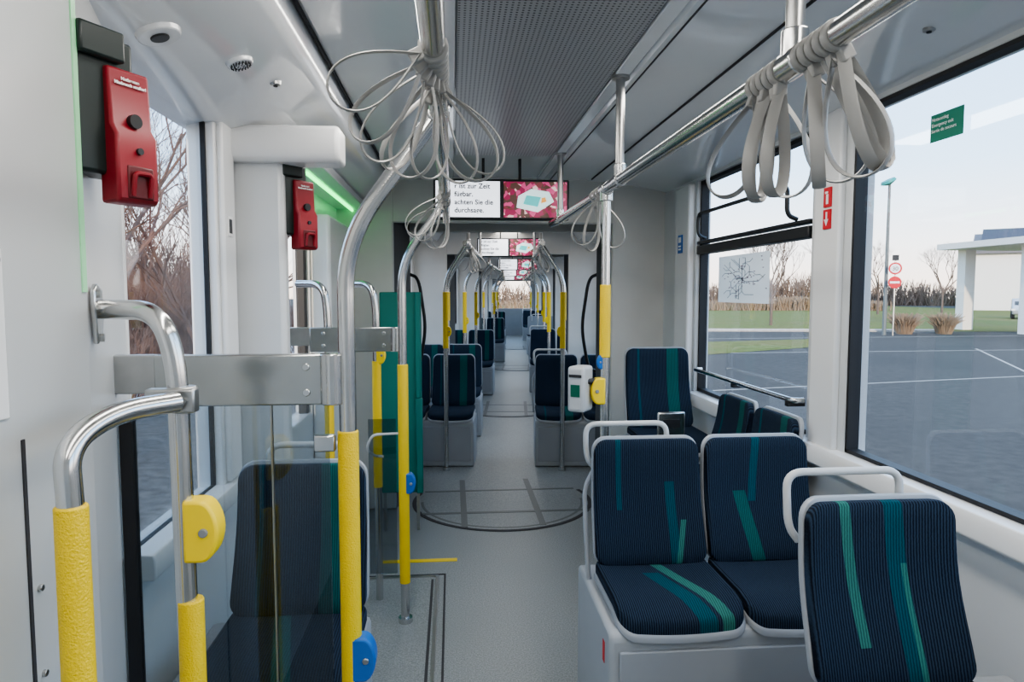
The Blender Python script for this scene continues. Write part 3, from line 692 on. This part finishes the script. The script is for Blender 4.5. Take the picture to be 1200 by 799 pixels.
# ------------------------------------------------------------------ exterior
o=MB().box(-60,140,-60,200,-.45,-.35).obj('yard_ground','asph'); tag(o,'grey asphalt yard beside the tram','ground'); o['kind']='structure'
o=MB().box(-9,-1.1,-5,25,-.35,-.33).obj('paved_verge','cob'); tag(o,'brown cobbled verge beside the tram','pavement')
lawn=MB().add([(6,34,-.34),(30,31,-.34),(60,62,-.34),(60,100,-.34),(-5,100,-.34)],[(0,1,2,3,4)]).obj('lawn','grass'); tag(lawn,'strip of winter lawn behind the yard','lawn')
o=MB().add([(3,18,-.34),(14.5,24,-.34),(14.8,27,-.34),(2,24,-.34)],[(0,1,2,3)]).obj('lawn.001','grass'); tag(o,'near patch of lawn beside the yard','lawn')
o=MB().sweep([(6,33.8,-.33),(24,31.5,-.33)],.12,6).obj('kerb','kerb'); tag(o,'pale kerb along the lawn','kerb')
for i,(a,c,wd) in enumerate((((6,21),(40,22),.05),((5,13),(30,18),.04),((10,9),(18,22),.035),((8,27.5),(40,29),.06))):
    a=Vector((a[0],a[1],-.346)); c=Vector((c[0],c[1],-.346)); d=(c-a).normalized(); nrm=Vector((-d.y,d.x,0))*wd
    o=MB().add([a-nrm,c-nrm,c+nrm,a+nrm],[(0,1,2,3)]).obj('road_marking','paint'); tag(o,'faded white painted line on the asphalt','road marking','painted lines on the yard')
def tree(h,seed,depth=6,stems=1,spread=.5,r0=None):
    rnd=random.Random(seed); b=MB()
    def br(p,d,L,r,lv):
        q=p+d*L*.5; d2=(d+Vector((rnd.uniform(-.12,.12),rnd.uniform(-.12,.12),rnd.uniform(-.02,.1)))).normalized(); e=q+d2*L*.5
        b.sweep([p,q,e],[r,r*.85,r*.66],5 if lv>3 else 3,caps=False)
        if lv<=0: return
        for k in range(rnd.choice((2,3,3) if lv<depth else (3,4))):
            ax=Vector((rnd.uniform(-1,1),rnd.uniform(-1,1),rnd.uniform(-.3,.5)))
            nd=(d2+ax.normalized()*spread*rnd.uniform(.8,1.5)+Vector((0,0,.12))).normalized()
            br(q+(e-q)*rnd.uniform(.3,1),nd,L*rnd.uniform(.62,.82),r*.58,lv-1)
    for s in range(stems):
        dd=Vector((rnd.uniform(-.5,.5)*(stems>1),rnd.uniform(-.5,.5)*(stems>1),1)).normalized()
        br(Vector((rnd.uniform(-.3,.3)*(stems>1),rnd.uniform(-.3,.3)*(stems>1),0)),dd,h*.30,r0 or h*.014,depth)
    return b
t1=tree(7,1).obj('bare_tree','bark'); tag(t1,'leafless winter tree behind the lawn','tree','bare trees behind the yard'); t1.matrix_world=TM(26.0,42.8,-.35)
t2=tree(7,5).obj('bare_tree','bark'); tag(t2,'leafless winter tree behind the lawn','tree','bare trees behind the yard'); t2.matrix_world=TM(18.6,38.5,-.35)
kids(t1);kids(t2)
for i,(x,y,sc,src) in enumerate(((37,56.6,1.1,t1),(28,58,1.3,t2),(15,50,1.2,t1),(8,62,1.3,t2),(18,66,1.1,t1),(44,58,1.1,t2))):
    copy_tree(src,TM(x,y,-.35,0,0,i*70)@Matrix.Scale(sc,4))
t3=tree(6.5,7,7,3,.55,.07).obj('bare_tree','twig'); tag(t3,'dense leafless reddish brown tree beside the verge','tree','bare trees along the verge'); kids(t3)
t3.matrix_world=TM(-5.3,9.9,-.35)
for i,(x,y,sc) in enumerate(((-5.4,15.5,1.0),(-5.0,6.6,.8))):
    copy_tree(t3,TM(x,y,-.35,0,0,90+i*77)@Matrix.Scale(sc,4))
sh=tree(2.0,11,5,9,.6,.016).obj('winter_shrub','twig'); tag(sh,'dense leafless brown shrub','shrub','shrubs along the verge'); kids(sh); sh.matrix_world=TM(-4.0,8.3,-.33)
for i,(x,y,sc) in enumerate(((-3.9,12.4,1.1),(-3.9,17.0,1.1))):
    copy_tree(sh,TM(x,y,-.33,0,0,i*53)@Matrix.Scale(sc,4))
def thicket(name,pts,n,wd,h,r,seed,m,label,cat='hedge'):
    rnd=random.Random(seed); b=MB(); P0=[Vector(p) for p in pts]
    for i in range(n):
        k=rnd.randrange(len(P0)-1); p=P0[k].lerp(P0[k+1],rnd.random())+Vector((rnd.uniform(-wd,wd),rnd.uniform(-wd,wd),-.4))
        hh=h*rnd.uniform(.45,1)*(.75+.5*noise.noise(p*.12)); d=Vector((rnd.uniform(-.35,.35),rnd.uniform(-.35,.35),1))
        q=p+d*hh*.5; e=q+Vector((d.x+rnd.uniform(-.4,.4),d.y+rnd.uniform(-.4,.4),1))*hh*.5
        b.sweep([p,q,e],[r,r*.7,r*.3],3,caps=False)
        for j in range(2):
            f=q.lerp(e,rnd.uniform(0,.6)); b.sweep([f,f+Vector((rnd.uniform(-.5,.5),rnd.uniform(-.5,.5),.6))*hh*.3],[r*.5,r*.25],3,caps=False)
    o=b.obj(name,m); tag(o,label,cat); o['kind']='stuff'; return o
thicket('distant_woodland',[(-10,108,0),(40,105,0),(78,90,0),(120,60,0)],4200,4,5.2,.09,3,'twig2','distant line of bare brown winter woodland','woodland')
thicket('distant_hedge',[(0,74,0),(34,70,0),(45,68,0)],2600,.8,1.9,.07,8,'dry','distant low brown hedge')
thicket('bramble_thicket',[(-7.2,4.0,0),(-7.4,13,0),(-7.8,24,0)],4200,1.0,3.4,.014,5,'twig','dense brown bramble thicket along the verge','thicket')
thicket('bramble_thicket',[(-12.5,0,0),(-12.5,14,0),(-12,40,0)],3000,1.5,6.0,.028,6,'twig','tall dense brown thicket behind the verge','thicket')
rnd=random.Random(5)
for (x,y) in ((21.0,30.1),(22.9,30.0)):
    b=MB()
    for i in range(320):
        a=rnd.uniform(0,6.28); l=rnd.uniform(.5,1.0); s_=rnd.uniform(.1,.85)
        b.sweep([(0.3*math.cos(a),.3*math.sin(a),0),(.5*s_*math.cos(a)*1.2,.5*s_*math.sin(a)*1.2,l*.7),(s_*math.cos(a),s_*math.sin(a),l)],[.03,.025,.012],3,caps=False)
    o=b.obj('ornamental_grass','dry',loc=(x,y,-.35)); tag(o,'clump of dry beige ornamental grass','grass clump','dry grass clumps by the kerb'); o['kind']='stuff'
L=root('street_lamp','tall slender street lamp with green tinted head','street lamp',(19.55,29.4,-.35))
MB().sweep([(0,0,0),(0,0,6.8)],[.09,.055],10).obj('post','post',L)
MB().sweep([(0,0,6.75),(-.05,0,6.85),(-.1,0,6.95)],[.1,.34,.3],16).obj('lamp_head','lampg',L)
sg=root('road_sign','red ringed speed sign above red no entry sign on post','road sign',(19.7,29.0,-.35))
MB().cyl((0,0,0),(0,0,3.6),.035,8).obj('post','steeld',sg)
MR=Matrix.Rotation(R(-33),4,'Z')
def sgn(z,kind):
    o=MB().cyl((0,-.06,z),(0,-.04,z),.27,24).obj('sign_disc','signr',sg,Mx=MR)
    if kind:
        MB().cyl((0,-.065,z),(0,-.06,z),.20,24).obj('sign_face','wsign',o); text('sign_text','30',.24,'btxt',o,TM(0,-.07,z-.09,90),'CENTER')
    else: MB().box(-.19,.19,-.066,-.06,z-.045,z+.045).obj('white_bar','wsign',o)
sgn(3.0,True); sgn(2.38,False)
MB().box(-.13,.13,-.06,-.04,3.35,3.6,MR).obj('small_board','dark',sg)
c=root('canopy','white flat roofed bus shelter canopy on white columns','canopy building',(26.5,29,-.35))
MB().box(-1.3,8,-9,4.8,4.12,4.42).obj('roof_slab','build',c)
for (x,y) in ((0,4.3),(0,.3),(6.5,4.3),(5,.6)): MB().box(x-.28,x+.28,y-.28,y+.28,0,4.13).obj('column','build',c)
hb=root('hall_building','pale hall building with rows of solar panels on roof','building',(69.5,65,-.35),R(-41))
MB().box(-13,13,-6,8,0,6.0).obj('walls','build',hb)
MB().prism([(-6.5,6.0),(-6.5,6.3),(1,8.6),(8.5,6.3),(8.5,6.0)],-13.3,13.3,'x').obj('roof','roof',hb)
for i in range(5): MB().add([(-12.5+i*5.1,-5.8,6.7),(-8.2+i*5.1,-5.8,6.7),(-8.2+i*5.1,-.5,9.0),(-12.5+i*5.1,-.5,9.0)],[(0,1,2,3)]).obj('solar_array','solar',hb)
cr=root('parked_car','silver parked hatchback seen from the front','car',(41.8,46.5,-.35),R(-40))
MB().prism([(-2.0,.35),(-2.05,.7),(-1.9,.85),(-1.1,1.0),(-.5,1.45),(1.0,1.48),(1.8,1.05),(2.0,.9),(2.0,.35)],-.85,.85,'x').obj('body','car',cr,bevel=.08)
MB().prism([(-1.12,1.0),(-.53,1.42),(-.50,1.40),(-1.05,.98)],-.7,.7,'x').box(-.86,.86,-.45,.95,1.05,1.38).obj('windows','carg',cr)
for x in (-.78,.78):
    for y in (-1.25,1.3): MB().cyl((x-.1,y,.32),(x+.1,y,.32),.32,18).obj('wheel','rubber',cr)
    MB().box(x-.12,x+.12,-2.06,-2.0,.62,.76).obj('headlight','wsign',cr)

# ------------------------------------------------------------------ lights, world, camera
w=bpy.data.worlds.new('sky'); S.world=w; w.use_nodes=True; nt=w.node_tree
bg=nt.nodes['Background']; tc=nn(nt,'ShaderNodeTexCoord'); sp=nn(nt,'ShaderNodeSeparateXYZ'); nt.links.new(tc.outputs['Generated'],sp.inputs[0])
cr_=nn(nt,'ShaderNodeValToRGB'); nt.links.new(sp.outputs[2],cr_.inputs[0])
e=cr_.color_ramp.elements; e[0].position=0; e[0].color=(1,.84,.72,1); e[1].position=.9; e[1].color=(.56,.66,.82,1)
x=e.new(.06); x.color=(.90,.89,.90,1); x=e.new(.16); x.color=(.56,.77,1.0,1); x=e.new(.40); x.color=(.34,.60,1.0,1)
nt.links.new(cr_.outputs[0],bg.inputs[0]); bg.inputs[1].default_value=3.6
def light(kind,loc,rot,energy,col,size=None,size2=None,name='lamp',Mx=None):
    l=bpy.data.lights.new(name,kind); l.energy=energy; l.color=col
    if kind=='AREA': l.shape='RECTANGLE'; l.size=size; l.size_y=size2
    if kind=='SUN': l.angle=R(1.0)
    o=bpy.data.objects.new(name,l); COL.objects.link(o); o.location=loc; o.rotation_euler=rot
    if Mx is not None: o.matrix_world=Mx@TM(*loc)
    return o
light('SUN',(0,0,20),(R(76),0,R(-8)),5.0,(1,.80,.60),name='evening_sun')
light('AREA',(.85,1.2,2.37),(0,0,0),33,(1,.96,.90),.2,4.5,'ceiling_fill')  # added fill lights under the ceiling to brighten the interior, no real fittings
light('AREA',(-.22,1.2,2.37),(0,0,0),28,(1,.96,.90),.12,4.5,'ceiling_fill')
for k,(y0,y1) in enumerate(mods): light('AREA',(0,(y0+y1)/2,2.36),(0,0,0),(17,14,13,12)[k],(1,.97,.92),.3,3,'ceiling_fill',Mx=FR[k])  # same added interior fill for the following cars
S.view_settings.view_transform='AgX'
try: S.view_settings.look='AgX - Medium High Contrast'
except Exception as ex: print(ex)
cam=bpy.data.cameras.new('camera'); co=bpy.data.objects.new('camera',cam); COL.objects.link(co)
cam.lens=24; cam.sensor_width=36; cam.clip_start=.02; cam.clip_end=500
co.location=(0,0,1.6); co.rotation_euler=(R(90-4.1),0,R(-5))
S.camera=co
